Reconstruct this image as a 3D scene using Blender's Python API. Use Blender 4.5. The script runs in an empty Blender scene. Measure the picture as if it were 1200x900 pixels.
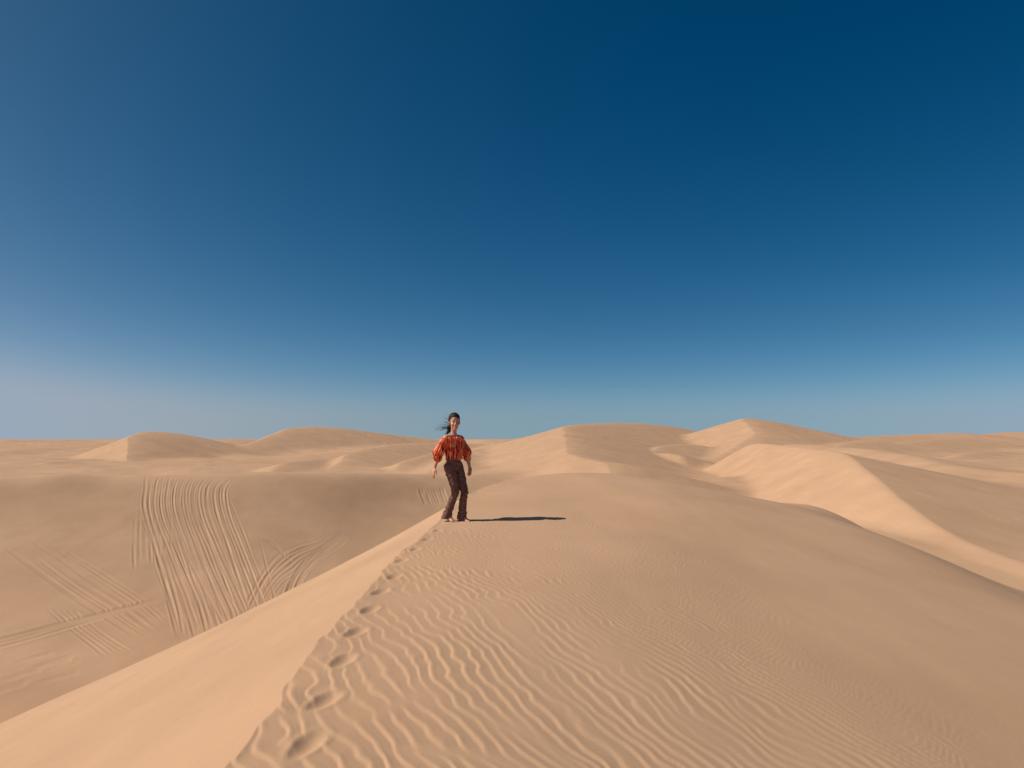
import bpy, bmesh, math, random
import numpy as np
from mathutils import Vector, Matrix

random.seed(7)
scene = bpy.context.scene
col = scene.collection

# ------------------------------------------------------------------ camera
CAM_Z = 1.28                 # eye height above the sand at the walker's feet
F_PX = 800.0                 # focal length of the 1200 px wide photograph, in pixels
HORIZON = 515.0              # image row of the horizon

cam_d = bpy.data.cameras.new('camera')
cam = bpy.data.objects.new('camera', cam_d)
col.objects.link(cam)
cam.location = (0.0, 0.0, CAM_Z)
cam.rotation_euler = (math.radians(90), 0, 0)
cam_d.sensor_fit = 'HORIZONTAL'
cam_d.sensor_width = 36.0
cam_d.lens = 36.0 * F_PX / 1200.0
cam_d.shift_y = (HORIZON - 450.0) / 1200.0
cam_d.clip_start = 0.05
cam_d.clip_end = 30000.0
scene.camera = cam


def at(px, py, d):
    """A survey point: picture position and distance -> place in the world."""
    return ((px - 600.0) / F_PX * d, d, CAM_Z + (HORIZON - py) / F_PX * d)


# ------------------------------------------------------------------ noise
_rng = np.random.RandomState(11)
_T = _rng.rand(256, 256)


def vnoise(x, y, seed=0):
    x = x + 37.13 * seed
    y = y + 91.7 * seed
    ix = np.floor(x).astype(np.int64)
    iy = np.floor(y).astype(np.int64)
    fx = x - ix
    fy = y - iy
    fx = fx * fx * fx * (fx * (fx * 6 - 15) + 10)
    fy = fy * fy * fy * (fy * (fy * 6 - 15) + 10)
    x0 = ix & 255
    x1 = (ix + 1) & 255
    y0 = iy & 255
    y1 = (iy + 1) & 255
    a = _T[x0, y0] + (_T[x1, y0] - _T[x0, y0]) * fx
    b = _T[x0, y1] + (_T[x1, y1] - _T[x0, y1]) * fx
    return (a + (b - a) * fy) * 2 - 1


def fbm(x, y, octaves=3, seed=0):
    s = np.zeros_like(x)
    amp = 1.0
    for k in range(octaves):
        s += amp * vnoise(x, y, seed + k * 3)
        x = x * 2.03 + 5.1
        y = y * 2.03 + 1.7
        amp *= 0.5
    return s


def smoothstep(a, b, x):
    t = np.clip((x - a) / (b - a), 0, 1)
    return t * t * (3 - 2 * t)


def smax(a, b, k):
    h = np.clip(0.5 + 0.5 * (a - b) / k, 0, 1)
    return b + (a - b) * h + k * h * (1 - h)


def smin(a, b, k):
    return -smax(-a, -b, k)


def catmull(P, n=5):
    P = np.asarray(P, float)
    Q = np.vstack([2 * P[0] - P[1], P, 2 * P[-1] - P[-2]])
    out = []
    for i in range(1, len(Q) - 2):
        p0, p1, p2, p3 = Q[i - 1], Q[i], Q[i + 1], Q[i + 2]
        for t in np.linspace(0, 1, n, endpoint=False):
            out.append(0.5 * ((2 * p1) + (-p0 + p2) * t + (2 * p0 - 5 * p1 + 4 * p2 - p3) * t * t
                              + (-p0 + 3 * p1 - 3 * p2 + p3) * t ** 3))
    out.append(P[-1])
    return np.array(out)


def polyline_near(x, y, P):
    """signed distance to a polyline (positive on its left) and the height of its nearest point"""
    best = np.full(x.shape, 1e18)
    sd = np.zeros_like(x)
    zz = np.zeros_like(x)
    for i in range(len(P) - 1):
        ax, ay, az = P[i]
        bx, by, bz = P[i + 1]
        dx, dy = bx - ax, by - ay
        L2 = dx * dx + dy * dy + 1e-12
        t = np.clip(((x - ax) * dx + (y - ay) * dy) / L2, 0, 1)
        qx = x - (ax + t * dx)
        qy = y - (ay + t * dy)
        d2 = qx * qx + qy * qy
        m = d2 < best
        s = np.where(dx * qy - dy * qx >= 0, 1.0, -1.0)
        best = np.where(m, d2, best)
        sd = np.where(m, s, sd)
        zz = np.where(m, az + t * (bz - az), zz)
    return np.sqrt(best) * sd, zz


def ridge(x, y, P, sl, sr, rl=0.0, rr=1.0, cl=None, cr=None):
    """height of a dune with its crest along P; slopes sl (left of the crest) and sr (right), crest roundings rl, rr"""
    d, z = polyline_near(x, y, P)
    a = np.abs(d)
    left = sl * (np.sqrt(a * a + rl * rl) - rl)
    right = sr * (np.sqrt(a * a + rr * rr) - rr)
    return z - np.where(d >= 0, left, right)


# ------------------------------------------------------------------ the dunes
# crest of the dune the walker stands on: along the view, then round its far end
BRINK = catmull([(-0.75, -30, -0.3), (-0.95, -8, 0), (-1.08, 0, 0), (-1.12, 2.7, 0), (-1.2, 4.2, 0), (-1.26, 6.2, 0), (-1.24, 8.4, 0),
                 (-1.13, 10.4, 0.02), (-0.96, 12.5, 0.15), (-0.55, 15, 0.25), (0.45, 18, 0.31), (1.95, 19.6, 0.33),
                 (3.5, 20.2, 0.20), (5.0, 20.2, -0.08), (7.0, 20.0, -0.50), (8.6, 19.9, -0.62), (10.2, 19.9, -0.95), (13, 19.6, -1.5), (17, 19, -2.6)], 5)

RIDGES = []


def add_ridge(pts, sl, sr, rl=0.0, rr=1.0, k=0.4, name='', maxd=None):
    W = [np.array(at(*p)) for p in pts]
    e0 = W[0] + 0.55 * (W[0] - W[1]); e0[2] = W[0][2] - 1.6
    e1 = W[-1] + 0.55 * (W[-1] - W[-2]); e1[2] = W[-1][2] - 1.6
    P = catmull([e0] + W + [e1], 4)
    RIDGES.append((P, sl, sr, rl, rr, k, maxd))


# neighbouring dune on the right, bright western face, dark lee
add_ridge([(880, 521, 62), (930, 523, 48), (985, 530, 37), (1008, 545, 31), (1030, 563, 27), (1052, 583, 24), (1090, 611, 21),
           (1130, 634, 18.7), (1165, 649, 17.2), (1230, 674, 15.2), (1320, 720, 12.5)], 0.215, 0.60, 0.02, 0.30, 0.25)
# long slope behind it
add_ridge([(930, 521, 85), (1000, 525, 74), (1060, 533, 62), (1110, 544, 52), (1170, 552, 45), (1260, 556, 39), (1400, 560, 36)], 0.16, 0.26, 0.6, 1.0, 0.4)
add_ridge([(1100, 541, 74), (1140, 529, 84), (1190, 531, 90), (1230, 537, 92), (1330, 548, 95)], 0.30, 0.26, 0.2, 1.0, 0.4)
add_ridge([(985, 521, 92), (1020, 517, 110), (1060, 518, 118), (1100, 521, 120)], 0.14, 0.2, 0.5, 1.0, 0.5)
add_ridge([(1060, 520, 112), (1085, 516, 125), (1120, 514, 140), (1170, 517, 145)], 0.18, 0.2, 0.5, 1.0, 0.5)
add_ridge([(970, 514, 150), (1050, 510, 170), (1120, 507.5, 180), (1150, 509, 185), (1200, 506, 190), (1340, 507, 200)], 0.10, 0.16, 2.0, 2.0, 1.0)
# big pale dune behind the walker
add_ridge([(700, 546, 38), (690, 541, 43), (667, 532, 50), (670, 521, 60), (657, 507, 78), (671, 498, 96), (740, 496, 125), (785, 500, 145),
           (822, 509, 160)], 0.26, 0.27, 0.05, 2.0, 0.4)
add_ridge([(735, 540, 60), (716, 531, 66), (722, 525, 74), (742, 526, 78), (775, 531, 80)], 0.34, 0.28, 0.05, 0.8, 0.3)
add_ridge([(800, 533, 70), (772, 530, 76), (790, 521, 88), (830, 523, 95)], 0.30, 0.26, 0.1, 0.8, 0.3)
# pointed dune, right of centre
add_ridge([(850, 527, 82), (880, 508, 96), (871, 490.5, 118), (900, 496, 140), (940, 506, 165), (990, 513, 190)], 0.30, 0.24, 0.1, 2.5, 0.6)
# skyline dunes on the left
add_ridge([(147, 530, 74), (150, 510, 84), (188, 506, 97), (232, 514, 112), (268, 521, 125)], 0.45, 0.26, 0.05, 2.5, 0.4)
add_ridge([(225, 534, 88), (262, 533, 92), (290, 521, 104), (330, 504, 135), (368, 500, 155), (410, 503, 165), (450, 508.5, 175), (500, 514, 185),
           (550, 520, 195)], 0.40, 0.24, 0.05, 3.0, 0.6)
add_ridge([(392, 543, 62), (430, 526, 82), (470, 520, 100), (530, 519, 115), (580, 522, 120)], 0.40, 0.22, 0.1, 1.5, 0.4)
add_ridge([(465, 546, 58), (500, 532, 72), (540, 527, 80), (580, 534, 76)], 0.40, 0.26, 0.1, 1.0, 0.3)
add_ridge([(330, 546, 56), (352, 540, 64), (385, 538, 70), (420, 543, 72)], 0.30, 0.26, 0.2, 0.8, 0.3)
add_ridge([(500, 550, 52), (528, 538, 64), (556, 527, 84), (600, 514, 120), (628, 513, 150), (650, 516, 165)], 0.26, 0.18, 0.1, 2.0, 0.4)
add_ridge([(50, 546, 60), (70, 540, 66), (98, 538, 72), (132, 542, 74)], 0.36, 0.26, 0.1, 1.0, 0.3)
add_ridge([(-20, 532, 80), (40, 525, 95), (100, 525, 105), (135, 530, 108)], 0.30, 0.2, 0.2, 1.5, 0.4)
add_ridge([(-160, 520, 150), (0, 517.5, 165), (60, 518.5, 175), (112, 521, 185)], 0.12, 0.12, 2.0, 3.0, 0.8)


def base_plain(x, y):
    r = np.hypot(x, y)
    z = -1.75 + 0.95 * smoothstep(34, 95, r) + 0.36 * fbm(x / 38.0, y / 38.0, 2, 3)
    z += 0.045 * fbm(x / 3.0, y / 3.0, 3, 9) * smoothstep(30, 50, r)
    z += 0.24 * fbm(x / 12.0, y / 7.0, 3, 5) * smoothstep(34, 60, r)
    z -= 0.7 * np.exp(-(((x - 18.0) / 4.5) ** 2 + ((y - 23.0) / 8.0) ** 2))      # trough behind the neighbouring dune
    z -= 0.25 * np.exp(-(((x - 11.0) / 3.2) ** 2 + ((y - 14.0) / 5.0) ** 2))
    z -= 0.8 * np.exp(-(((x - 10.0) / 5.0) ** 2 + ((y - 34.0) / 8.0) ** 2))
    # far dune field: rounded backs with steep faces towards the west
    q = x / 46.0 + y / 210.0 + 1.1 * vnoise(x / 120.0, y / 150.0, 8)
    t = q - np.floor(q)
    saw = np.where(t < 0.28, smoothstep(0, 0.28, t), 1 - smoothstep(0.28, 1.0, t))
    mask = smoothstep(0.0, 0.7, vnoise(x / 95.0, y / 70.0, 15) + 0.35)
    far = smoothstep(70, 170, r)
    z += far * (saw * mask * 1.5 + 0.15 + 0.4 * fbm(x / 80.0, y / 80.0, 3, 21))
    z += smoothstep(250, 1500, r) * (0.4 + 1.6 * fbm(x / 260.0, y / 260.0, 3, 31) * smoothstep(250, 600, r))
    return z


def hollow(x, y):
    """bowl on the left; its far wall climbs to a rounded rim"""
    yr = 41.0 + 0.85 * (x + 5) + 0.9 * vnoise(x / 9.0, y * 0 + 0.3, 41)
    zr = -0.52 + 0.16 * vnoise(x / 8.0, y / 20.0, 42) - 0.034 * (x + 5)
    v = yr - y
    v = (v + np.sqrt(v * v + 7.0)) * 0.5                        # rounded rim
    depth = 3.55 * (1 - np.exp(-(v / 7.2) ** 1.15))
    depth += 0.02 * np.maximum(0, v - 8)
    # a low spur and shallow swell on the wall
    spur = 0.13 * np.exp(-(((x + 19.8 + 0.25 * (y - 30)) / 1.3) ** 2 + ((y - 30.0) / 2.6) ** 2))
    swell = 0.12 * fbm(x / 7.0, y / 9.0, 2, 44)
    return zr - depth + spur + swell


def near_stoss(x, y):
    """wind-packed back of the walker's dune, falling away to the right"""
    x0 = -0.45 + 0.36 * (smin(np.maximum(y, 0), y * 0 + 14.2, 3.0) - 3.0)
    a = x - x0
    z = -0.178 * (np.sqrt(a * a + 0.9) + a) * 0.5 + 0.04
    z += 0.035 * fbm(x / 3.5, y / 5.0, 2, 51)
    z -= (0.060 + 0.012 * smoothstep(12.5, 16, y)) * np.maximum(0, x - 6.0 - 0.28 * np.maximum(0, y - 15.5)) ** 2
    b = y - 10.35
    z += 0.37 * (1 - np.exp(-(b + np.sqrt(b * b + 0.25)) * 0.5 / 4.2))
    return z


def brink_x(y):
    return np.interp(y, BRINK[:, 1][:56], BRINK[:, 0][:56])


def crest_dist(x, y):
    d, z = polyline_near(x, y, BRINK)
    w = 0.030 * vnoise(y / 0.62, y * 0, 55) + 0.016 * vnoise(y / 0.21, y * 0, 56)
    return d + w * (1 - smoothstep(9, 14, y)), z


def slip_slope(x, y):
    return (0.45 + 0.16 * smoothstep(9, 16, y)) * (1 - 0.55 * smoothstep(4.5, 8.5, x))


def surface(x, y, with_crest=True):
    """smooth sand surface and which dune owns it (0 walker's dune, 1 hollow, 2 neighbour, 3 dune field)"""
    r = np.hypot(x, y)
    z = base_plain(x, y)
    own = np.full(x.shape, 3, np.int8)
    # dunes around
    rid = np.full(x.shape, -50.0)
    for i, (P, sl, sr, rl, rr, k, maxd) in enumerate(RIDGES):
        mg = (P[:, 2].max() + 3.6) / min(sl, sr) + 4.0
        m = (x > P[:, 0].min() - mg) & (x < P[:, 0].max() + mg) & (y > P[:, 1].min() - mg) & (y < P[:, 1].max() + mg)
        if not m.any():
            continue
        xm, ym = x[m], y[m]
        wob = 0.5 * vnoise(xm / 6.0, ym / 6.0, 61 + i) + 1.2 * vnoise(xm / 19.0, ym / 19.0, 71 + i)
        amp = 0.12 if i == 0 else 0.6
        h = ridge(xm + amp * wob, ym + amp * wob * 0.5, P, sl, sr, rl, rr)
        zm = z[m]
        if i == 0:
            o = own[m]
            o[h > zm] = 2
            own[m] = o
        z[m] = smax(h, zm, k)
    # hollow on the left: cut where the bowl lies below the plain
    hz = hollow(x, y)
    w = (1 - smoothstep(-3.5, 4.0, x)) * (1 - smoothstep(40, 52, y - 0.85 * (x + 5)))
    zz = z * (1 - w) + hz * w
    own[(w > 0.5)] = 1
    z = zz
    if not with_crest:
        return z, own
    # walker's dune
    nm = (r < 60)
    xm, ym, zm = x[nm], y[nm], z[nm]
    d, zc = crest_dist(xm, ym)
    sto = near_stoss(xm, ym)
    fr = smoothstep(8.2, 10.5, xm)                                # at its right end the dune rolls off without a lip
    zc = zc * (1 - fr) + sto * fr
    sl = slip_slope(xm, ym)
    slip = zc - sl * np.maximum(d, 0) + 0.02 * fbm(xm / 1.6, ym / 2.6, 2, 81) * smoothstep(0, 2, d)
    dr = np.maximum(-d, 0)
    # tie the back to the crest line so both faces meet there
    blend = np.exp(-(dr / (1.1 + 1.1 * smoothstep(3, 7, xm))) ** 1.5)
    back = sto * (1 - blend) + zc * blend
    near = np.where(d >= 0, slip, back)
    kk = 0.10 + 0.5 * smoothstep(0, 1, (16 - ym) / 6) * smoothstep(0.3, 2, d) + (0.15 + 0.55 * smoothstep(6, 9, xm) * (1 - smoothstep(13, 17, ym))) * smoothstep(0.3, 2.5, -d)
    out = smax(near, zm, kk)
    o = own[nm]
    o[near > zm] = 0
    own[nm] = o
    z[nm] = out
    return z, own


def ground_hit(px, py, d0=8.0, d1=60.0):
    """where the sight line through a surveyed picture point meets the sand"""
    d = np.exp(np.linspace(math.log(d0), math.log(d1), 260))
    x = (px - 600.0) / F_PX * d
    zr = CAM_Z + (HORIZON - py) / F_PX * d
    z, _ = surface(x, d, False)
    m = np.nonzero(zr <= z)[0]
    i = m[0] if len(m) else len(d) - 1
    if i == 0 or not len(m):
        return x[i], d[i]
    g0, g1 = zr[i - 1] - z[i - 1], zr[i] - z[i]
    t = g0 / (g0 - g1 + 1e-12)
    dd = d[i - 1] + t * (d[i] - d[i - 1])
    return (px - 600.0) / F_PX * dd, dd

# ------------------------------------------------------------------ small relief: ripples, footprints, wheel tracks
def ripples(x, y, d_brink):
    """asymmetric wind ripples: long windward backs, short faces towards the west"""
    wx = x + 0.10 * vnoise(x / 0.8, y / 1.1, 90) + 0.042 * vnoise(x / 0.22, y / 0.30, 91) + 0.016 * vnoise(x / 0.09, y / 0.12, 93) + 0.25 * vnoise(x / 3.0, y / 4.0, 92)
    wy = y
    q = 0.915 * wx + 0.40 * wy
    # wavelength shrinks from the crest to the right
    xr = np.clip(x, -2, 4)
    lam0, slope = 0.081, -0.009
    qq = q - 0.40 * 5.0
    ph = np.log(np.maximum(lam0 + slope * qq, 0.05) / lam0) / slope
    ph2 = 1.06 * ph + 0.55 * y + 1.7 * vnoise(x / 1.1, y / 1.6, 94)
    ph3 = 0.90 * ph - 0.35 * y + 2.2 * vnoise(x / 0.8, y / 1.5, 95)
    mixw = 1 - 0.65 * smoothstep(0.3, 2.2, x)
    Z = np.exp(2j * np.pi * ph) + mixw * 0.58 * np.exp(2j * np.pi * ph2) + mixw * 0.55 * np.exp(2j * np.pi * ph3)
    t = np.angle(Z) / (2 * np.pi)
    t = t - np.floor(t)
    w = 0.26
    f = np.where(t < w, -np.cos(np.pi * t / w), np.cos(np.pi * (t - w) / (1 - w)))
    f = f + 0.12 * np.cos(2 * np.pi * (t - 0.3) * 2)
    a = np.clip(np.abs(Z), 0, 1.3 - 0.3 * (1 - mixw)) / (1.3 - 0.3 * (1 - mixw))
    a = a * (0.75 + 0.25 * vnoise(x / 0.6, y / 0.8, 97))
    lam = np.maximum(lam0 + slope * qq, 0.05)
    amp = 0.039 * lam * a
    edge = 2.6 + 0.6 * vnoise(x / 1.2, y / 1.5, 98) - 0.03 * (y - 4.0)
    fade = 1 - smoothstep(edge - 1.3, edge + 1.2, x)
    fade = np.maximum(fade, 0.03 + 0.10 * np.clip(vnoise(x / 1.4, y / 1.1, 96) + 0.2, 0, 1))
    fade *= (1 - 0.65 * smoothstep(9.0, 13.0, y + 0.4 * vnoise(x, y, 99)))
    fade *= 1 - 0.85 * smoothstep(12, 18, y)
    fade *= smoothstep(-1.0, 1.5, y)
    return f * amp * fade


FOOT = [(360, 872), (380, 821), (402, 774), (417, 741), (433, 715), (445.5, 694), (462, 676), (470, 657), (487, 643.5), (501, 632), (513, 622)]


def footprints(x, y):
    dz = np.zeros_like(x)
    for i, (px, py) in enumerate(FOOT):
        d = F_PX * CAM_Z / (py - HORIZON)
        cx = (px - 600) / F_PX * d
        rot = math.radians(17 if i % 2 else 10)                # toes point away and a little right
        m = (np.abs(x - cx) < 0.45) & (np.abs(y - d) < 0.5)
        if not m.any():
            continue
        u = (x[m] - cx) * math.cos(rot) - (y[m] - d) * math.sin(rot)
        v = (x[m] - cx) * math.sin(rot) + (y[m] - d) * math.cos(rot)
        width = 0.060 + 0.010 * np.clip(v / 0.14, -1, 1)
        e = np.sqrt((u / width) ** 2 + (v / 0.138) ** 2)
        dent = -0.020 * np.clip(1 - e * e, 0, 1) ** 1.3 * (1.0 + 0.2 * np.clip(v / 0.14, -1, 1))
        rim = 0.0025 * np.exp(-((e - 1.18) / 0.22) ** 2)
        # the print wipes the ripples out around it
        dz[m] += dent + rim
    return dz


def foot_wipe(x, y):
    w = np.ones_like(x)
    for i, (px, py) in enumerate(FOOT):
        d = F_PX * CAM_Z / (py - HORIZON)
        cx = (px - 600) / F_PX * d
        w *= 1 - 0.9 * np.exp(-(((x - cx) / 0.062) ** 2 + ((y - d) / 0.135) ** 2) ** 2)
    return w


TRACKS = []          # (plan polyline, depth, half width)


def track(pix, depth=0.05, hw=0.13):
    P = [ground_hit(*p) for p in pix]
    TRACKS.append((catmull([(a, b, 0) for a, b in P], 5)[:, :2], depth, hw))


rt = random.Random(5)
# wheel tracks running down the wall of the hollow: lanes of paired ruts that fan out over the floor
n = 36
for i in range(n):
    t = (i + rt.uniform(-0.8, 0.8)) / (n - 1)
    xt = 165 + 98 * t
    hook = 3 + 15 * max(0.0, t - 0.05) + rt.uniform(-2, 4)
    lean = rt.uniform(-5, 5)
    pts = [(xt + hook, 559.5 - rt.uniform(0, 1.0)), (xt + hook * 0.5, 563), (xt + 1, 573), (xt - 1 + t * 2, 590),
           (xt + 3 + 4 * t, 612), (xt + 15 + 6 * t + lean * .4, 645), (xt + 31 + 8 * t + lean, 690), (xt + 44 + 10 * t + lean * 1.4, 728), (xt + 52 + 12 * t + lean * 1.6, 762)]
    keep = rt.choice([9, 9, 9, 7, 6])
    track(pts[:keep], rt.choice([0.006, 0.010, 0.014, 0.021]), rt.uniform(0.032, 0.050))
for i in range(12):                                              # lanes cutting across the others towards the crest
    xt = 196 + i * 6.5 + rt.uniform(-3, 3)
    a = rt.uniform(-25, 15)
    track([(xt, 600 + a), (xt + 16, 640 + a), (xt + 34, 680 + a * .6), (xt + 52, 716 + a * .3), (xt + 70, 750)], rt.uniform(0.008, 0.016), 0.04)
for i in range(8):                                               # a few straighter ones, fading
    xt = 159 + i * 6 + rt.uniform(-2, 2)
    a = rt.uniform(0, 26)
    track([(xt, 580 + a), (xt - 1, 615 + a), (xt, 645 + a)], 0.008, 0.04)
for i in range(16):
    xt = 184 + i * 8.5 + rt.uniform(-3, 3)
    a = rt.uniform(-20, 30)
    track([(xt, 650 + a), (xt + 11, 685 + a * .6), (xt + 20, 720 + a * .4), (xt + 27, 756)], rt.uniform(0.007, 0.016), 0.04)
for i in range(7):                                               # turning bundle by the crest
    o = i * 4.4 + rt.uniform(-1, 1)
    track([(404 + o * 0.15, 622 + o * 0.4), (378 + o * 0.3, 632 + o * 0.6), (350 + o * 0.4, 640 + o * 0.8), (326 + o, 652 + o * .8),
           (308 + o, 674 + o * .3), (294 + o, 700), (280 + o, 728), (262 + o, 758)][rt.choice([0, 1, 2]):], rt.uniform(0.012, 0.022), 0.055)
for i in range(5):
    o = i * 4.2
    track([(402 + o * .2, 624 + o * .5), (378 + o * .4, 640 + o * .5), (358 + o * .4, 656 + o * .5), (343 + o * 0.5, 678 + o * .3), (335 + o * .8, 702), (331 + o, 724)], 0.018, 0.055)
for i in range(4):
    o = i * 4.0
    track([(297 + o, 625 + o * .3), (312 + o, 634 + o * .3), (330 + o, 647 + o), (350 + o, 652 + o)], 0.014, 0.045)
for i in range(11):                                              # broad diagonal bundle, lower left
    o = i * 4.6 + rt.uniform(-1.5, 1.5)
    a = rt.uniform(0, 40)
    pts = [(2 + a + o * 1.2, 640 + a * .62 - o * .12), (60 + o * 1.3, 683 - o * .25), (120 + o, 722 - o * .45), (172 + o * .6, 754 - o * .5)]
    track(pts, rt.uniform(0.008, 0.020), rt.uniform(0.038, 0.055))
for i in range(5):
    o = i * 8.0
    track([(56 + o, 714 + o * .1), (92 + o, 744 + o * .05), (128 + o * .9, 772 - o * .2)], 0.014, 0.042)
for o in (0, 6, 13):                                        # older double track across the floor
    track([(-30, 757 + o * .7), (30, 742 + o * .6), (75, 730 + o * .5), (130, 716 + o * .4), (192, 701 + o * .3)], 0.030, 0.10)
for k in range(12):                                              # faint streaks nearer the camera
    a, b = rt.uniform(-10, 60), rt.uniform(765, 812)
    track([(a, b), (a + 18, b - 5), (a + 40, b - 11)], 0.014, 0.11)
for i in range(9):                                               # tracks on the slope behind the walker
    a = 492 + i * 3.4
    track([(a, 573), (a + 2.5, 581), (a + 7, 592)], 0.030, 0.08)


def tracks(x, y):
    dz = np.zeros_like(x)
    reg = np.nonzero((x < 2) & (x > -40) & (y > 8) & (y < 55))[0]
    xr, yr = x[reg], y[reg]
    grv = np.zeros_like(xr)
    rms = np.zeros_like(xr)
    for ti, (P, depth, hw) in enumerate(TRACKS):
        lo, hi = P.min(0) - 0.8, P.max(0) + 0.8
        m = np.nonzero((xr > lo[0]) & (xr < hi[0]) & (yr > lo[1]) & (yr < hi[1]))[0]
        if not len(m):
            continue
        xm, ym = xr[m], yr[m]
        best = np.full(xm.shape, 1e9)
        sarc = np.zeros_like(xm)
        s0 = 0.0
        side = np.zeros_like(xm)
        for i in range(len(P) - 1):
            a, b = P[i], P[i + 1]
            dd = b - a
            L = math.hypot(*dd) + 1e-9
            t = ((xm - a[0]) * dd[0] + (ym - a[1]) * dd[1]) / (L * L)
            tc = np.clip(t, 0, 1)
            ex, ey = xm - a[0] - tc * dd[0], ym - a[1] - tc * dd[1]
            dist = np.hypot(ex, ey)
            u = dist < best
            best = np.where(u, dist, best)
            sarc = np.where(u, s0 + tc * L, sarc)
            side = np.where(u, np.sign(dd[0] * ey - dd[1] * ex), side)
            s0 += L
        e = best / hw
        fade = smoothstep(0, 0.25, sarc / s0) * 0.4 + 0.6
        fade *= 1 - smoothstep(0.80, 1.0, sarc / s0)
        fade *= smoothstep(-0.05, 0.04, sarc / s0)
        fade *= 0.85 + 0.35 * vnoise(sarc / 1.1, sarc * 0 + ti * 3.3, 131)
        depth_ = 0.9 * depth
        fade *= np.clip(0.88 + 0.65 * vnoise(sarc / 2.3, sarc * 0 + ti * 5.7 + 2, 133), 0.08, 1.15)
        grv[m] = np.maximum(grv[m], depth_ * fade * np.exp(-e * e * 1.1))
        rms[m] = np.maximum(rms[m], depth_ * fade * 0.75 * np.exp(-((e - 1.75) / 0.6) ** 2))
    acc = rms * np.exp(-grv / 0.006) - grv
    dz[reg] = np.clip(acc, -0.09, 0.09)
    return dz


# ------------------------------------------------------------------ sheet of sand: rings that widen with distance
def angles():
    a = [np.arange(-180, -62, 3.0), np.arange(-62, -41, 0.35), np.arange(-41, -37.4, 0.06), np.arange(-37.4, -13, 0.034), np.arange(-13, -2, 0.052), np.arange(-2, 41, 0.075),
         np.arange(41, 62, 0.35), np.arange(62, 180, 3.0)]
    a = np.sort(np.concatenate(a))
    a = a[np.concatenate([[True], np.diff(a) > 0.012])]
    return np.radians(a)


def radii():
    r = [0.5]
    while r[-1] < 9000:
        q = r[-1]
        if q < 1.8: g = 0.06
        elif q < 3: g = 0.0045
        elif q < 6: g = 0.0058
        elif q < 12: g = 0.0075
        elif q < 30: g = 0.0034
        elif q < 45: g = 0.0046
        elif q < 250: g = 0.009
        else: g = 0.025
        r.append(q * (1 + g))
    return np.array(r)


A, R = angles(), radii()
nA, nR = len(A), len(R)
X = (R[:, None] * np.sin(A)[None, :]).ravel()
Y = (R[:, None] * np.cos(A)[None, :]).ravel()
Z, OWN = surface(X, Y)
near = np.nonzero((np.hypot(X, Y) < 26) & (X > -3) & (Y > -3))[0]
xn, yn = X[near], Y[near]
dn, zcn = crest_dist(xn, yn)
rel = ripples(xn, yn, dn) * foot_wipe(xn, yn) + footprints(xn, yn)
# faint runs of sliding sand down the slip face
runs = 0.0055 * vnoise(yn / 0.20, xn / 1.4, 150) + 0.004 * vnoise(yn / 0.55, xn / 1.1, 151) + 0.0016 * vnoise(yn / 0.07, xn / 0.5, 152)
runs *= (0.35 + 0.65 * smoothstep(-0.2, 0.6, vnoise(yn / 2.2, xn / 1.7, 153))) * smoothstep(0.1, 0.5, dn)
# the rippled back is cut by the smooth slip face: their meeting line is nibbled into scallops
onb = dn <= 0
band = (np.abs(dn) < 0.16) & (yn < 14) & (xn < 0)
zb = np.where(onb, Z[near] + rel, zcn + rel)
zb += 0.010 * vnoise(xn / 0.13, yn / 0.19, 140) * np.exp(-(dn / 0.10) ** 2)
sl_ = slip_slope(xn, yn)
face = zcn - sl_ * dn
Z[near] = np.where(band, np.minimum(zb, face), np.where(onb, Z[near] + rel, Z[near] + runs))
Z += tracks(X, Y) * (OWN == 1)
# curve of the earth keeps the horizon a touch below eye level
print('sand sheet', nR, 'x', nA, '=', nR * nA)

idx = np.arange(nR * nA).reshape(nR, nA)
i0 = idx[:-1, :]
i1 = idx[1:, :]
q = np.stack([i0, np.roll(i0, -1, 1), np.roll(i1, -1, 1), i1], -1).reshape(-1, 4)
q = q[:, ::-1]                                                   # faces look up
# vertex normals of the whole sheet, shared by the pieces it is divided into
V = np.stack([X, Y, Z], 1)
fn = np.cross(V[q[:, 2]] - V[q[:, 0]], V[q[:, 3]] - V[q[:, 1]])
if fn[len(fn) // 2, 2] < 0:
    q = q[:, ::-1]
    fn = -fn
fn /= (np.linalg.norm(fn, axis=1)[:, None] + 1e-20)
VN = np.zeros_like(V)
for k in range(4):
    for c in range(3):
        VN[:, c] += np.bincount(q[:, k], fn[:, c], minlength=len(V))
VN /= (np.linalg.norm(VN, axis=1)[:, None] + 1e-20)
fo = OWN[q].max(1)


def mesh_from(name, V, Q, mat, N=None):
    me = bpy.data.meshes.new(name)
    me.vertices.add(len(V))
    me.vertices.foreach_set('co', V.astype(np.float32).ravel())
    me.loops.add(Q.size)
    me.loops.foreach_set('vertex_index', Q.astype(np.int32).ravel())
    me.polygons.add(len(Q))
    me.polygons.foreach_set('loop_start', np.arange(0, Q.size, 4, dtype=np.int32))
    me.update(calc_edges=True)
    me.polygons.foreach_set('use_smooth', np.ones(len(Q), bool))
    if N is not None:
        me.normals_split_custom_set_from_vertices(N.astype(np.float32))
    me.materials.append(mat)
    o = bpy.data.objects.new(name, me)
    col.objects.link(o)
    return o


# ------------------------------------------------------------------ sand
def nodes_of(m):
    m.use_nodes = True
    nt = m.node_tree
    return nt, nt.nodes, nt.links, nt.nodes['Principled BSDF']


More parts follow.
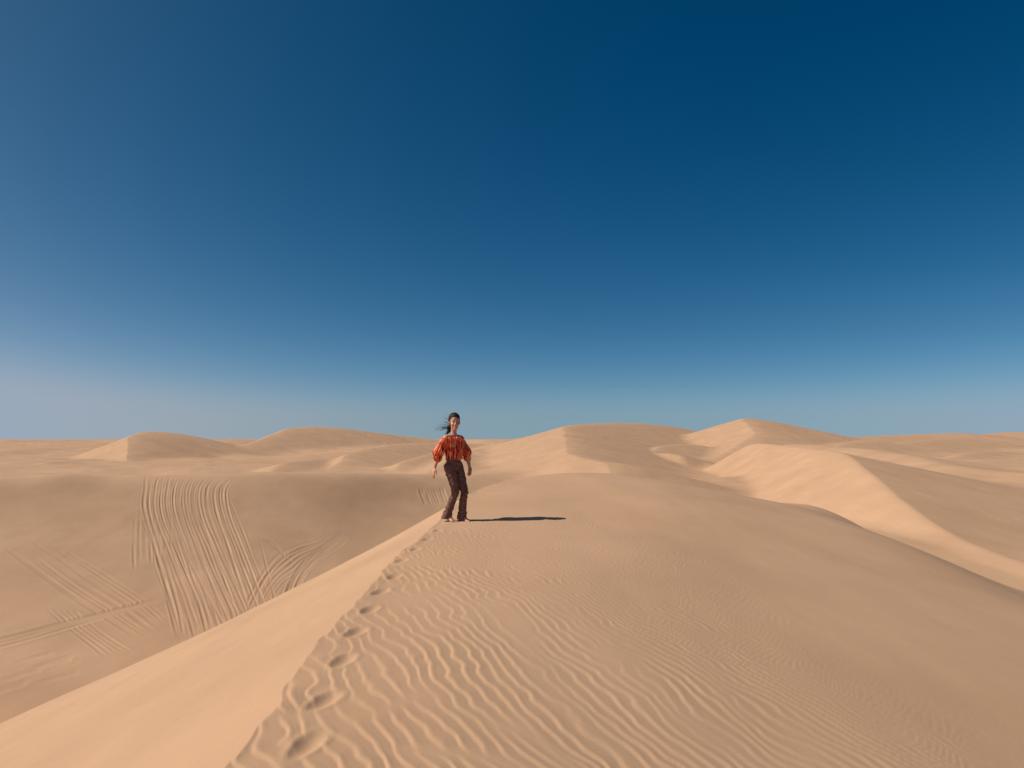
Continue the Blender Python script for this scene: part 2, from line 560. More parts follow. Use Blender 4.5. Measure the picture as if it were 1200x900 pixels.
def sand_material():
    m = bpy.data.materials.new('sand')
    nt, N, L, p = nodes_of(m)
    geo = N.new('ShaderNodeNewGeometry')
    big = N.new('ShaderNodeTexNoise'); big.inputs['Scale'].default_value = 0.35; big.inputs['Detail'].default_value = 5
    fine = N.new('ShaderNodeTexNoise'); fine.inputs['Scale'].default_value = 160; fine.inputs['Detail'].default_value = 3
    L.new(geo.outputs['Position'], big.inputs['Vector'])
    L.new(geo.outputs['Position'], fine.inputs['Vector'])
    r1 = N.new('ShaderNodeValToRGB')
    r1.color_ramp.elements[0].position = 0.32; r1.color_ramp.elements[0].color = SAND_A
    r1.color_ramp.elements[1].position = 0.70; r1.color_ramp.elements[1].color = SAND_B
    L.new(big.outputs['Fac'], r1.inputs['Fac'])
    r2 = N.new('ShaderNodeValToRGB')
    r2.color_ramp.elements[0].position = 0.25; r2.color_ramp.elements[0].color = (0.90, 0.90, 0.90, 1)
    r2.color_ramp.elements[1].position = 0.75; r2.color_ramp.elements[1].color = (1.06, 1.06, 1.06, 1)
    L.new(fine.outputs['Fac'], r2.inputs['Fac'])
    mp = N.new('ShaderNodeMapping'); mp.inputs['Scale'].default_value = (0.9, 0.25, 1.0); mp.inputs['Rotation'].default_value = (0, 0, 0.5)
    st = N.new('ShaderNodeTexNoise'); st.inputs['Scale'].default_value = 1.6; st.inputs['Detail'].default_value = 8; st.inputs['Roughness'].default_value = 0.65
    L.new(geo.outputs['Position'], mp.inputs['Vector']); L.new(mp.outputs['Vector'], st.inputs['Vector'])
    r3 = N.new('ShaderNodeValToRGB')
    r3.color_ramp.elements[0].position = 0.30; r3.color_ramp.elements[0].color = (0.93, 0.94, 0.96, 1)
    r3.color_ramp.elements[1].position = 0.70; r3.color_ramp.elements[1].color = (1.05, 1.045, 1.03, 1)
    L.new(st.outputs['Fac'], r3.inputs['Fac'])
    m3 = N.new('ShaderNodeMix'); m3.data_type = 'RGBA'; m3.blend_type = 'MULTIPLY'; m3.inputs[0].default_value = 1.0
    L.new(r1.outputs['Color'], m3.inputs[6]); L.new(r3.outputs['Color'], m3.inputs[7])
    mx = N.new('ShaderNodeMix'); mx.data_type = 'RGBA'; mx.blend_type = 'MULTIPLY'; mx.inputs[0].default_value = 1.0
    L.new(m3.outputs[2], mx.inputs[6]); L.new(r2.outputs['Color'], mx.inputs[7])
    L.new(mx.outputs[2], p.inputs['Base Color'])
    p.inputs['Roughness'].default_value = 0.95
    p.inputs['Specular IOR Level'].default_value = 0.12
    bump = N.new('ShaderNodeBump'); bump.inputs['Strength'].default_value = 0.35; bump.inputs['Distance'].default_value = 0.0016
    L.new(fine.outputs['Fac'], bump.inputs['Height'])
    L.new(bump.outputs['Normal'], p.inputs['Normal'])
    return m


SAND_A = (0.474, 0.287, 0.168, 1)
SAND_B = (0.530, 0.327, 0.197, 1)
sand = sand_material()
for k, nm in enumerate(('crest_dune', 'sand_hollow', 'neighbouring_dune', 'dune_field')):
    sel = np.nonzero(fo == k)[0]
    if not len(sel):
        continue
    qq = q[sel]
    used, inv = np.unique(qq, return_inverse=True)
    o = mesh_from(nm, V[used], inv.reshape(-1, 4), sand, VN[used])
    o['kind'] = 'structure'

# ------------------------------------------------------------------ light
SUN_ELEV = math.radians(44)
SUN_AZ = math.radians(-97)           # clockwise from the view direction: the sun stands to the left, a little behind us
w = bpy.data.worlds.new('World')
scene.world = w
w.use_nodes = True
wn, wl = w.node_tree.nodes, w.node_tree.links
sky = wn.new('ShaderNodeTexSky')
sky.sky_type = 'NISHITA'
sky.sun_disc = False
sky.sun_elevation = SUN_ELEV
sky.sun_rotation = SUN_AZ
sky.altitude = 1500
sky.air_density = 0.4
sky.dust_density = 3.0
sky.ozone_density = 0.3
# the haze band at the horizon keeps the tone the sky has a little above it
tco = wn.new('ShaderNodeTexCoord')
sxyz = wn.new('ShaderNodeSeparateXYZ')
cxyz = wn.new('ShaderNodeCombineXYZ')
mxz = wn.new('ShaderNodeMath'); mxz.operation = 'SMOOTH_MAX'; mxz.inputs[1].default_value = 0.040; mxz.inputs[2].default_value = 0.03
wl.new(tco.outputs['Generated'], sxyz.inputs[0])
wl.new(sxyz.outputs['X'], cxyz.inputs['X']); wl.new(sxyz.outputs['Y'], cxyz.inputs['Y'])
wl.new(sxyz.outputs['Z'], mxz.inputs[0]); wl.new(mxz.outputs[0], cxyz.inputs['Z'])
wl.new(cxyz.outputs[0], sky.inputs['Vector'])
# the deep polarised blue of the picture: a contrast and saturation grade of the whole sky
BG = 0.10
sep = wn.new('ShaderNodeSeparateColor')
com = wn.new('ShaderNodeCombineColor')
wl.new(sky.outputs['Color'], sep.inputs['Color'])
for i, (g, k, top) in enumerate(((1.725, 0.0547, 0.345), (1.28, 0.0725, 0.395), (1.06, 0.0768, 0.475))):
    pw = wn.new('ShaderNodeMath'); pw.operation = 'POWER'; pw.inputs[1].default_value = g
    ml = wn.new('ShaderNodeMath'); ml.operation = 'MULTIPLY'; ml.inputs[1].default_value = k / BG
    lim = wn.new('ShaderNodeMath'); lim.operation = 'SMOOTH_MIN'; lim.inputs[1].default_value = top / BG; lim.inputs[2].default_value = 0.12 / BG
    wl.new(sep.outputs[i], pw.inputs[0]); wl.new(pw.outputs[0], ml.inputs[0]); wl.new(ml.outputs[0], lim.inputs[0]); wl.new(lim.outputs[0], com.inputs[i])
lum = wn.new('ShaderNodeRGBToBW')
wl.new(com.outputs['Color'], lum.inputs['Color'])
sat = wn.new('ShaderNodeMix'); sat.data_type = 'RGBA'; sat.clamp_factor = False; sat.inputs[0].default_value = 1.47
wl.new(lum.outputs['Val'], sat.inputs[6]); wl.new(com.outputs['Color'], sat.inputs[7])
mxv = wn.new('ShaderNodeVectorMath'); mxv.operation = 'MAXIMUM'; mxv.inputs[1].default_value = (0.004, 0.004, 0.004)
wl.new(sat.outputs[2], mxv.inputs[0])
wl.new(mxv.outputs['Vector'], wn['Background'].inputs['Color'])
wn['Background'].inputs['Strength'].default_value = BG

sd = bpy.data.lights.new('sun', 'SUN')
sd.energy = 4.8
sd.angle = math.radians(0.53)
sd.color = (1.0, 0.93, 0.84)
so = bpy.data.objects.new('sun', sd)
col.objects.link(so)
dirv = Vector((math.sin(SUN_AZ) * math.cos(SUN_ELEV), math.cos(SUN_AZ) * math.cos(SUN_ELEV), math.sin(SUN_ELEV)))
so.rotation_euler = dirv.to_track_quat('Z', 'Y').to_euler()
so.location = dirv * 60

vs = scene.view_settings
scene.display_settings.display_device = 'sRGB'
vs.view_transform = 'Standard'
vs.look = 'None'
vs.gamma = 1.0
vs.exposure = 0.0

# ------------------------------------------------------------------ the walker
F = Vector((0.72, -0.69, 0.0)).normalized()          # the way she walks: right and towards us
LT = Vector((-F.y, F.x, 0.0))                         # her left side
UP = Vector((0, 0, 1))


def frame(origin, f, up=UP):
    f = f.normalized()
    l = up.cross(f).normalized()
    u = f.cross(l).normalized()
    return lambda a, b, c: Vector(origin) + l * a + f * b + u * c      # (to her left, forward, up)


def add_ball(bm, c, r, M3=None, seg=20):
    r = (r, r, r) if isinstance(r, (int, float)) else r
    mat = Matrix.Translation(c) @ (M3.to_4x4() if M3 else Matrix.Identity(4)) @ Matrix.Diagonal((r[0], r[1], r[2], 1))
    bmesh.ops.create_uvsphere(bm, u_segments=seg, v_segments=seg // 2 + 2, radius=1.0, matrix=mat)


def add_limb(bm, pts):
    """tapered limb through (point, radius) pairs"""
    for (p, r) in pts:
        add_ball(bm, p, r, seg=16)
    for (p0, r0), (p1, r1) in zip(pts[:-1], pts[1:]):
        p0, p1 = Vector(p0), Vector(p1)
        d = p1 - p0
        if d.length < 1e-5:
            continue
        M = Matrix.Translation((p0 + p1) / 2) @ d.to_track_quat('Z', 'Y').to_matrix().to_4x4()
        bmesh.ops.create_cone(bm, cap_ends=True, segments=18, radius1=r0, radius2=r1, depth=d.length, matrix=M)


def basis(f, up=UP):
    f = f.normalized()
    l = up.cross(f).normalized()
    u = f.cross(l)
    return Matrix((l, f, u)).transposed()


def skin_over(bm, voxel, smooth):
    """one continuous surface over all the volumes in bm"""
    me = bpy.data.meshes.new('tmp')
    bm.to_mesh(me)
    bm.free()
    o = bpy.data.objects.new('tmp', me)
    col.objects.link(o)
    r = o.modifiers.new('r', 'REMESH'); r.mode = 'VOXEL'; r.voxel_size = voxel; r.use_smooth_shade = True
    s = o.modifiers.new('s', 'SMOOTH'); s.factor = 0.5; s.iterations = smooth
    dg = bpy.context.evaluated_depsgraph_get()
    out = bpy.data.meshes.new_from_object(o.evaluated_get(dg))
    bpy.data.objects.remove(o)
    bpy.data.meshes.remove(me)
    return out


def displace(me, fn):
    n = len(me.vertices)
    co = np.empty(n * 3); me.vertices.foreach_get('co', co); co = co.reshape(-1, 3)
    no = np.empty(n * 3); me.vertices.foreach_get('normal', no); no = no.reshape(-1, 3)
    co = co + no * fn(co, no)[:, None]
    me.vertices.foreach_set('co', co.ravel()); me.update()


def plain(name, colr, rough=0.6, spec=0.3, sss=0.0):
    m = bpy.data.materials.new(name)
    nt, N, L, p = nodes_of(m)
    p.inputs['Base Color'].default_value = (*colr, 1)
    p.inputs['Roughness'].default_value = rough
    p.inputs['Specular IOR Level'].default_value = spec
    if sss:
        p.inputs['Subsurface Weight'].default_value = sss
        p.inputs['Subsurface Radius'].default_value = (0.012, 0.005, 0.003)
    return m, N, L, p


# joints (metres from the spot between her feet; x right, y away, z up)
HIP_C = Vector((-0.042, 0.0, 0.875))
hipR = HIP_C - LT * 0.082 + Vector((0, 0, -0.035))
hipL = HIP_C + LT * 0.082 + Vector((0, 0, -0.035))
kneeL = Vector((0.126, -0.045, 0.455)); ankL = Vector((0.078, 0.012, 0.075))
kneeR = Vector((-0.002, -0.095, 0.46)); ankR = Vector((-0.148, -0.020, 0.105))
WAIST = Vector((-0.046, 0.0, 1.0)); CHEST = Vector((-0.048, 0.0, 1.165)); NECK = Vector((-0.045, 0.0, 1.330))
shR = NECK - LT * 0.158 + Vector((0.0, 0, -0.045)); shL = NECK + LT * 0.158 + Vector((-0.01, 0, -0.050))
elR = Vector((-0.262, -0.125, 1.035)); wrR = Vector((-0.318, -0.150, 0.840))
elL = Vector((0.152, 0.090, 1.030)); wrL = Vector((0.196, 0.035, 0.850))
HEAD = Vector((-0.030, -0.018, 1.527))
FH = Vector((0.24, -0.97, -0.02))
hd = frame(HEAD, FH)
HB = basis(FH)
BB = basis(F)

bm = bmesh.new()
# head
add_ball(bm, hd(0, -0.010, 0.038), (0.071, 0.089, 0.084), HB, 28)
add_ball(bm, hd(0, 0.024, -0.022), (0.059, 0.063, 0.083), HB, 28)
add_ball(bm, hd(0, 0.050, -0.088), (0.030, 0.032, 0.026), HB)
for s in (-1, 1):
    add_ball(bm, hd(s * 0.033, 0.056, -0.028), (0.024, 0.025, 0.023), HB)
    add_ball(bm, hd(s * 0.027, 0.078, 0.021), (0.022, 0.011, 0.008), HB)
    add_ball(bm, hd(s * 0.033, 0.024, -0.066), (0.020, 0.033, 0.028), HB)
    add_ball(bm, hd(s * 0.072, -0.004, -0.006), (0.010, 0.018, 0.030), HB)
    add_ball(bm, hd(s * 0.010, 0.092, -0.031), (0.009, 0.010, 0.008), HB)
add_limb(bm, [(hd(0, 0.084, 0.012), 0.008), (hd(0, 0.103, -0.026), 0.011)])
add_ball(bm, hd(0, 0.084, -0.052), (0.024, 0.010, 0.006), HB)
add_ball(bm, hd(0, 0.082, -0.069), (0.020, 0.011, 0.007), HB)
HS = 1.08
bmesh.ops.scale(bm, vec=(HS, HS, HS), space=Matrix.Translation(-HEAD), verts=bm.verts[:])
# neck, trunk
add_limb(bm, [(NECK + Vector((0, 0.01, -0.03)), 0.056), (NECK + Vector((0.0, 0.005, 0.05)), 0.045), (hd(0, -0.020, -0.07), 0.047)])
add_limb(bm, [(shR, 0.050), (NECK + Vector((0, 0.01, -0.035)), 0.062), (shL, 0.050)])
add_ball(bm, CHEST, (0.142, 0.094, 0.155), BB)
add_ball(bm, WAIST, (0.104, 0.074, 0.13), BB)
add_ball(bm, HIP_C, (0.132, 0.088, 0.105), BB)
for s in (-1, 1):
    add_ball(bm, CHEST + LT * 0.062 * s + F * 0.065 + UP * 0.01, 0.055, BB)
    add_ball(bm, HIP_C + LT * 0.060 * s - F * 0.038 - UP * 0.035, 0.074, BB)
# limbs
add_limb(bm, [(shR, 0.048), (shR.lerp(elR, 0.5), 0.041), (elR, 0.033), (elR.lerp(wrR, 0.35), 0.034), (wrR, 0.022)])
add_limb(bm, [(shL, 0.048), (shL.lerp(elL, 0.5), 0.041), (elL, 0.033), (elL.lerp(wrL, 0.35), 0.034), (wrL, 0.022)])
for hp, kn, an in ((hipR, kneeR, ankR), (hipL, kneeL, ankL)):
    add_limb(bm, [(hp, 0.082), (hp.lerp(kn, 0.5), 0.066), (kn, 0.050), (kn.lerp(an, 0.3) - F * 0.012, 0.048), (an, 0.032)])
# feet: heel, arch, ball and five toes; the trailing heel is lifted
for an, heel_up, turn, s in ((ankR, 0.05, -0.12, -1), (ankL, 0.0, 0.10, 1)):
    fd = (F + LT * turn * s).normalized()
    sd_ = Vector((-fd.y, fd.x, 0))
    heel = an - fd * 0.035; heel.z = 0.028 + heel_up
    ball = an + fd * 0.125; ball.z = 0.024
    add_limb(bm, [(an, 0.033), (heel, 0.028)])
    add_limb(bm, [(an, 0.032), (an.lerp(ball, 0.55) + UP * 0.006, 0.028), (ball, 0.024)])
    for k in (-1, 1):
        add_limb(bm, [(heel, 0.026), (ball + sd_ * 0.020 * k, 0.020)])
    for k in range(5):
        off = (k - 2) * 0.016
        ln = (0.062, 0.056, 0.050, 0.042, 0.034)[k]
        rr_ = 0.0115 if k == 0 else 0.0085
        st = ball - sd_ * s * (-1) * off * -1
        st = ball + sd_ * (-s) * (-off) * -1 if False else ball + sd_ * off * s
        add_limb(bm, [(st, 0.012), (st + fd * ln * 0.6 + UP * -0.004, rr_), (st + fd * ln + UP * -0.010, rr_ * 0.9)])


def hand(bm, wr, d, n, wdt, curl, spread=0.10):
    """d along the hand, n out of the palm, wdt towards the thumb side"""
    d = d.normalized(); wdt = (wdt - d * wdt.dot(d)).normalized(); n2 = d.cross(wdt)
    n = n2 if n2.dot(n) > 0 else -n2
    kn = []
    for k in range(4):
        o = (1.5 - k)
        a = wr + wdt * 0.008 * o
        b = wr + d * (0.082 - 0.004 * abs(k - 1)) + wdt * 0.0185 * o
        add_limb(bm, [(a, 0.0125), (b, 0.0100)])
        kn.append(b)
    for k, b in enumerate(kn):
        L3 = [(0.038, 0.024, 0.020), (0.042, 0.027, 0.021), (0.039, 0.025, 0.020), (0.030, 0.019, 0.018)][k]
        p = b
        ang = 0.0
        pts = [(p, 0.0092)]
        for j, ln in enumerate(L3):
            ang += curl * (0.6 + 0.25 * j) * (1.0 + 0.12 * k)
            dirn = (d * math.cos(ang) + n * math.sin(ang) + wdt * spread * (1.5 - k) * 0.5).normalized()
            p = p + dirn * ln
            pts.append((p, 0.0086 - 0.0009 * j))
        add_limb(bm, pts)
    t0 = wr + d * 0.020 + wdt * 0.018
    t1 = t0 + (d * 0.75 + wdt * 0.75 + n * 0.25).normalized() * 0.040
    t2 = t1 + (d * 0.92 + wdt * 0.25 + n * 0.35).normalized() * 0.030
    t3 = t2 + (d * 0.95 + wdt * 0.02 + n * 0.40).normalized() * 0.024
    add_limb(bm, [(t0, 0.0135), (t1, 0.0108), (t2, 0.0094), (t3, 0.0082)])


hand(bm, wrR, Vector((-0.30, -0.18, -1.0)), LT, F, 0.32)
hand(bm, wrL, Vector((0.12, -0.16, -1.0)), -LT, F, 0.42)
body_me = skin_over(bm, 0.0042, 3)


def skin_material():
    m, N, L, p = plain('skin', (0.46, 0.235, 0.150), 0.5, 0.35, 0.08)
    tc = N.new('ShaderNodeTexCoord')
    nz = N.new('ShaderNodeTexNoise'); nz.inputs['Scale'].default_value = 18
    L.new(tc.outputs['Object'], nz.inputs['Vector'])
    rp = N.new('ShaderNodeValToRGB')
    rp.color_ramp.elements[0].position = 0.3; rp.color_ramp.elements[0].color = (0.48, 0.250, 0.160, 1)
    rp.color_ramp.elements[1].position = 0.7; rp.color_ramp.elements[1].color = (0.58, 0.320, 0.210, 1)
    L.new(nz.outputs['Fac'], rp.inputs['Fac']); L.new(rp.outputs['Color'], p.inputs['Base Color'])
    return m


skin = skin_material()
lip = plain('lip', (0.42, 0.11, 0.09), 0.4)[0]
dark = plain('eye_dark', (0.02, 0.014, 0.012), 0.25, 0.5)[0]
tooth = plain('tooth', (0.75, 0.72, 0.66), 0.3)[0]
body_me.name = 'person'
body_me.materials.append(skin); body_me.materials.append(lip)
nf = len(body_me.polygons)
cen = np.empty(nf * 3); body_me.polygons.foreach_get('center', cen); cen = cen.reshape(-1, 3)
mo = np.array(HEAD + (hd(0, 0.086, -0.061) - HEAD) * HS); ax = [np.array(v) for v in (HB.col[0], HB.col[1], HB.col[2])]
dd = cen - mo
e = ((dd @ ax[0]) / 0.026) ** 2 + ((dd @ ax[1]) / 0.022) ** 2 + ((dd @ ax[2] - 0.25 * np.abs(dd @ ax[0])) / 0.015) ** 2
body_me.polygons.foreach_set('material_index', (e < 1).astype(np.int32)); body_me.update()

PX, PY = (535 - 600) / F_PX * 10.5, 10.5
pz, _ = surface(np.array([PX]), np.array([PY]))
person = bpy.data.objects.new('person', body_me)
col.objects.link(person)
person.location = (PX, PY, float(pz[0]) - 0.014)
person['label'] = 'woman in orange ruffled blouse and brown flared trousers walking along the dune crest'
person['category'] = 'person'


def grow(me):
    me.transform(Matrix.Translation(HEAD) @ Matrix.Scale(HS, 4) @ Matrix.Translation(-HEAD))
    return me


def part(name, me, mat):
    me.name = name
    if mat:
        me.materials.clear(); me.materials.append(mat)
    me.polygons.foreach_set('use_smooth', np.ones(len(me.polygons), bool))
    o = bpy.data.objects.new(name, me)
    col.objects.link(o)
    o.parent = person
    return o


def raw(bm):
    me = bpy.data.meshes.new('m'); bm.to_mesh(me); bm.free(); return me


for s in (-1, 1):
    b = bmesh.new(); add_ball(b, hd(s * 0.0285, 0.0765, 0.003), (0.0125, 0.0085, 0.0042), HB); part('eye', grow(raw(b)), dark)
    b = bmesh.new(); add_limb(b, [(hd(s * 0.014, 0.089, 0.022), 0.0028), (hd(s * 0.030, 0.087, 0.027), 0.003), (hd(s * 0.046, 0.074, 0.021), 0.002)])
    part('eyebrow', grow(raw(b)), dark)
b = bmesh.new(); add_ball(b, hd(0, 0.0865, -0.0595), (0.0175, 0.0085, 0.0048), HB); part('teeth', grow(raw(b)), tooth)

# trousers: high waist, close over the hips, wider from the knee down
bm = bmesh.new()
add_ball(bm, HIP_C, (0.148, 0.102, 0.120), BB)
add_ball(bm, WAIST + Vector((0, 0, -0.03)), (0.126, 0.092, 0.10), BB)
for s in (-1, 1):
    add_ball(bm, HIP_C + LT * 0.062 * s - F * 0.040 - UP * 0.035, 0.088, BB)
for hp, kn, an, hz in ((hipR, kneeR, ankR, 0.05), (hipL, kneeL, ankL, 0.03)):
    hem = an + (an - kn).normalized() * 0.05 + F * 0.012
    add_limb(bm, [(hp, 0.090), (hp.lerp(kn, 0.5), 0.077), (kn, 0.059), (kn.lerp(an, 0.3) - F * 0.008, 0.056), (kn.lerp(an, 0.7), 0.062), (hem, 0.078)])
tme = skin_over(bm, 0.006, 4)


def folds(co, no):
    x, y, z = co[:, 0], co[:, 1], co[:, 2]
    side = x * LT.x + y * LT.y
    a = 0.006 * vnoise(side * 9 + z * 6, z * 22 + x * 5, 201) + 0.004 * vnoise(x * 30, z * 26 + y * 12, 202)
    kneef = np.exp(-((z - 0.44) / 0.10) ** 2) + 0.6 * np.exp(-((z - 0.75) / 0.07) ** 2) + 0.7 * np.exp(-((z - 0.12) / 0.10) ** 2)
    a += 0.006 * kneef * np.sin((z * 1.0 + 0.35 * x + 0.25 * vnoise(x * 8, z * 8, 203)) * 2 * np.pi / 0.055)
    return a


displace(tme, folds)
b = bmesh.new(); b.from_mesh(tme)
bmesh.ops.bisect_plane(b, geom=b.verts[:] + b.edges[:] + b.faces[:], plane_co=(0, 0, 0.040), plane_no=(0.05, 0.0, 1), clear_inner=True)
b.to_mesh(tme); b.free()


def trouser_material():
    m, N, L, p = plain('trouser_cloth', (0.13, 0.07, 0.06), 0.85, 0.15)
    tc = N.new('ShaderNodeTexCoord')
    vo = N.new('ShaderNodeTexVoronoi'); vo.inputs['Scale'].default_value = 42
    L.new(tc.outputs['Object'], vo.inputs['Vector'])
    rp = N.new('ShaderNodeValToRGB')
    rp.color_ramp.elements[0].position = 0.12; rp.color_ramp.elements[0].color = (0.40, 0.26, 0.22, 1)
    rp.color_ramp.elements[1].position = 0.28; rp.color_ramp.elements[1].color = (0.150, 0.076, 0.064, 1)
    L.new(vo.outputs['Distance'], rp.inputs['Fac'])
    L.new(rp.outputs['Color'], p.inputs['Base Color'])
    wv = N.new('ShaderNodeTexNoise'); wv.inputs['Scale'].default_value = 600
    bp = N.new('ShaderNodeBump'); bp.inputs['Strength'].default_value = 0.3; bp.inputs['Distance'].default_value = 0.001
    L.new(tc.outputs['Object'], wv.inputs['Vector']); L.new(wv.outputs['Fac'], bp.inputs['Height']); L.new(bp.outputs['Normal'], p.inputs['Normal'])
    return m


part('trousers', tme, trouser_material())
b = bmesh.new()
for k in range(48):
    a = 2 * math.pi * k / 48
    c = WAIST + Vector((0, 0, 0.0))
    add_ball(b, c + LT * 0.118 * math.cos(a) + F * 0.088 * math.sin(a), (0.011, 0.011, 0.020), None, 10)
wb = skin_over(b, 0.005, 3)
part('waistband', wb, plain('waistband_cloth', (0.05, 0.028, 0.026), 0.8, 0.2)[0])

# blouse: bare shoulders, gathered neckline, wide sleeves caught in at the elbow
bm = bmesh.new()
prof = [(1.278, 0.148, 0.100), (1.20, 0.152, 0.112), (1.13, 0.148, 0.120), (1.06, 0.143, 0.118), (1.01, 0.137, 0.110), (0.985, 0.134, 0.106), (0.965, 0.142, 0.112)]
rings = []
NS = 64
for (z, wl_, dp) in prof:
    c = Vector((-0.047, 0, z)) + F * 0.012
    rings.append([bm.verts.new(c + LT * wl_ * math.cos(2 * math.pi * k / NS) + F * dp * math.sin(2 * math.pi * k / NS)) for k in range(NS)])
for r0, r1 in zip(rings[:-1], rings[1:]):
    for k in range(NS):
        bm.faces.new((r0[k], r1[k], r1[(k + 1) % NS], r0[(k + 1) % NS]))
bm.faces.new(rings[0]); bm.faces.new(rings[-1][::-1])
sleeve_axes = []
for sh, el, wr, fat in ((shR, elR, wrR, 1.0), (shL, elL, wrL, 0.86)):
    cuff = el.lerp(wr, 0.15)
    out = (sh - NECK); out.z = 0; out = out.normalized()
    s0 = sh + out * 0.012 - UP * 0.035
    mid = sh.lerp(el, 0.55) + out * 0.010
    low = el + out * 0.004 + UP * 0.03
    add_limb(bm, [(s0, 0.060 * fat), (mid, 0.070 * fat), (low, 0.078 * fat), (cuff + UP * 0.016, 0.056 * fat)])
    add_limb(bm, [(cuff + UP * 0.012, 0.050 * fat), (cuff - UP * 0.022 + out * 0.004, 0.064 * fat)])
    sleeve_axes.append((np.array(s0), np.array(cuff)))
for k in range(40):                                              # ruffle round the neckline
    a = 2 * math.pi * k / 40
    c = Vector((-0.047, 0, 1.276 + 0.006 * math.sin(5 * a))) + F * 0.012
    rr_ = 0.021 if k % 2 else 0.014
    add_ball(bm, c + LT * 0.158 * math.cos(a) + F * 0.106 * math.sin(a), (rr_, rr_, 0.024), None, 10)
bme = skin_over(bm, 0.005, 3)
bme_axis = np.array([-0.047 + F.x * 0.012, F.y * 0.012])


def pleats(co, no):
    x, y, z = co[:, 0], co[:, 1], co[:, 2]
    lat = (x - bme_axis[0]) * LT.x + (y - bme_axis[1]) * LT.y
    fwd = (x - bme_axis[0]) * F.x + (y - bme_axis[1]) * F.y
    th = np.arctan2(fwd, lat)
    a = 0.0085 * np.sin(24 * th + 2.2 * vnoise(th * 3, z * 6, 211)) * (0.5 + 0.5 * smoothstep(1.27, 1.20, z) )
    a += 0.006 * vnoise(th * 6, z * 14, 212)
    out = a
    for p0, p1 in sleeve_axes:
        ax_ = p1 - p0; Ls = np.linalg.norm(ax_); ax_ = ax_ / Ls
        rel_ = co - p0
        t = rel_ @ ax_
        perp = rel_ - t[:, None] * ax_
        rad = np.linalg.norm(perp, axis=1)
        onarm = (np.abs(lat) > 0.145) & (rad < 0.16) & (t > -0.05) & (np.sign(lat) == np.sign((p0[0] - bme_axis[0]) * LT.x + (p0[1] - bme_axis[1]) * LT.y))
        e1 = np.cross(ax_, np.array([0.3, 0.9, 0.1])); e1 /= np.linalg.norm(e1); e2 = np.cross(ax_, e1)
        ph = np.arctan2(perp @ e2, perp @ e1)
        s = 0.008 * np.sin(13 * ph + 2.0 * vnoise(ph * 2, t * 9, 213)) * smoothstep(-0.02, 0.10, t) + 0.008 * vnoise(ph * 3, t * 18, 214)
        out = np.where(onarm, s, out)
    return out


displace(bme, pleats)


def blouse_material():
    m, N, L, p = plain('blouse_cloth', (0.6, 0.07, 0.02), 0.7, 0.25)
    tc = N.new('ShaderNodeTexCoord')
    mp = N.new('ShaderNodeMapping'); mp.inputs['Scale'].default_value = (1, 1, 0.16)
    nz = N.new('ShaderNodeTexNoise'); nz.inputs['Scale'].default_value = 42; nz.inputs['Detail'].default_value = 2.5
    L.new(tc.outputs['Object'], mp.inputs['Vector']); L.new(mp.outputs['Vector'], nz.inputs['Vector'])
    rp = N.new('ShaderNodeValToRGB')
    els = rp.color_ramp.elements
    els[0].position = 0.0; els[0].color = (0.20, 0.014, 0.012, 1)
    els[1].position = 1.0; els[1].color = (0.80, 0.42, 0.30, 1)
    for pos, c in ((0.40, (0.18, 0.014, 0.010, 1)), (0.45, (0.68, 0.095, 0.026, 1)), (0.57, (0.76, 0.125, 0.034, 1)), (0.64, (0.80, 0.40, 0.28, 1))):
        q_ = els.new(pos); q_.color = c
    L.new(nz.outputs['Fac'], rp.inputs['Fac']); L.new(rp.outputs['Color'], p.inputs['Base Color'])
    return m


part('blouse', bme, blouse_material())

# hair: swept back from the face, gathered low, loose ends carried off by the wind
bm = bmesh.new()
add_ball(bm, hd(0, -0.022, 0.060), (0.081, 0.093, 0.083), HB, 28)
add_ball(bm, hd(0, -0.066, -0.005), (0.064, 0.045, 0.078), HB)
for s in (-1, 1):
    add_ball(bm, hd(s * 0.060, -0.030, 0.015), (0.024, 0.050, 0.055), HB)
tail = [(hd(-0.01, -0.080, -0.02), 0.046), (HEAD + Vector((-0.066, 0.050, -0.075)), 0.038), (HEAD + Vector((-0.082, 0.040, -0.120)), 0.028), (HEAD + Vector((-0.105, 0.030, -0.160)), 0.012)]
add_limb(bm, tail)
hme = skin_over(bm, 0.004, 3)


def locks(co, no):
    r_ = co - np.array(HEAD)
    ang = np.arctan2(r_ @ np.array(HB.col[0]), r_ @ np.array(HB.col[2]) + 0.05)
    return 0.0013 * np.sin(ang * 46 + 3 * vnoise(ang * 3, r_ @ np.array(HB.col[1]) * 14, 221)) + 0.0015 * vnoise(ang * 20, co[:, 2] * 20, 222)


displace(hme, locks)
b = bmesh.new(); b.from_mesh(hme); bpy.data.meshes.remove(hme)
rh = random.Random(3)


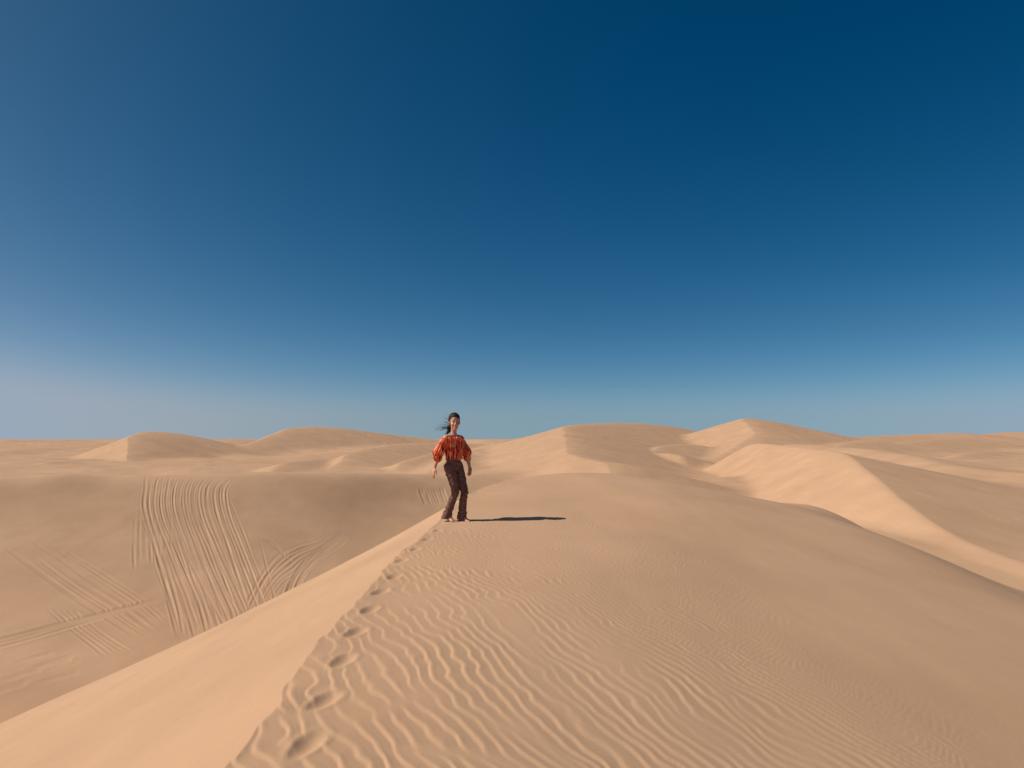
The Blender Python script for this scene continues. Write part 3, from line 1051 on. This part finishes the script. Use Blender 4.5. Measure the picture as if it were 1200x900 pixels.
def strand(p0, d, ln, r0, lift):
    pts = []
    p = Vector(p0)
    n_ = 7
    for i in range(n_ + 1):
        t = i / n_
        pts.append((p.copy(), r0 * (1 - t) + 0.0007))
        step = (d + Vector((0, 0, lift * math.sin(t * 4.0 + rh.uniform(0, 1))))).normalized() * ln / n_
        p = p + step
    add_limb_thin(b, pts)


def add_limb_thin(bm, pts):
    ringp = None
    for i, (p, r) in enumerate(pts):
        d = (pts[min(i + 1, len(pts) - 1)][0] - pts[max(i - 1, 0)][0]).normalized()
        a_ = d.cross(UP).normalized(); c_ = d.cross(a_)
        ring = [bm.verts.new(p + a_ * r * math.cos(k * math.pi / 3) + c_ * r * math.sin(k * math.pi / 3)) for k in range(6)]
        if ringp:
            for k in range(6):
                bm.faces.new((ringp[k], ringp[(k + 1) % 6], ring[(k + 1) % 6], ring[k]))
        ringp = ring


for i in range(18):                                             # long ends at the height of the chin
    strand(HEAD + Vector((-0.085, 0.03 + rh.uniform(-0.03, 0.03), -0.06 + rh.uniform(-0.04, 0.03))),
           Vector((-1, rh.uniform(-0.3, 0.2), rh.uniform(-0.28, 0.06))), rh.uniform(0.10, 0.24), rh.uniform(0.0009, 0.0020), rh.uniform(-0.35, 0.3))
for i in range(12):                                              # fine ends around the crown
    a = rh.uniform(-0.6, 1.3)
    strand(HEAD + Vector((-0.085 * math.cos(a * 0.8), 0.01, 0.02 + 0.10 * math.sin(a))),
           Vector((-1, rh.uniform(-0.2, 0.2), rh.uniform(-0.3, 0.5))), rh.uniform(0.04, 0.10), rh.uniform(0.0007, 0.0014), rh.uniform(-0.4, 0.4))
for i in range(10):
    strand(tail[2][0] + Vector((rh.uniform(-0.02, 0.01), rh.uniform(-0.02, 0.02), rh.uniform(-0.02, 0.04))),
           Vector((-0.7, rh.uniform(-0.2, 0.2), rh.uniform(-1.2, -0.3))), rh.uniform(0.05, 0.10), 0.002, rh.uniform(-0.2, 0.4))
hme = bpy.data.meshes.new('hair'); b.to_mesh(hme); b.free()


def hair_material():
    m, N, L, p = plain('hair', (0.012, 0.009, 0.008), 0.6, 0.25)
    return m


part('hair', grow(hme), hair_material())
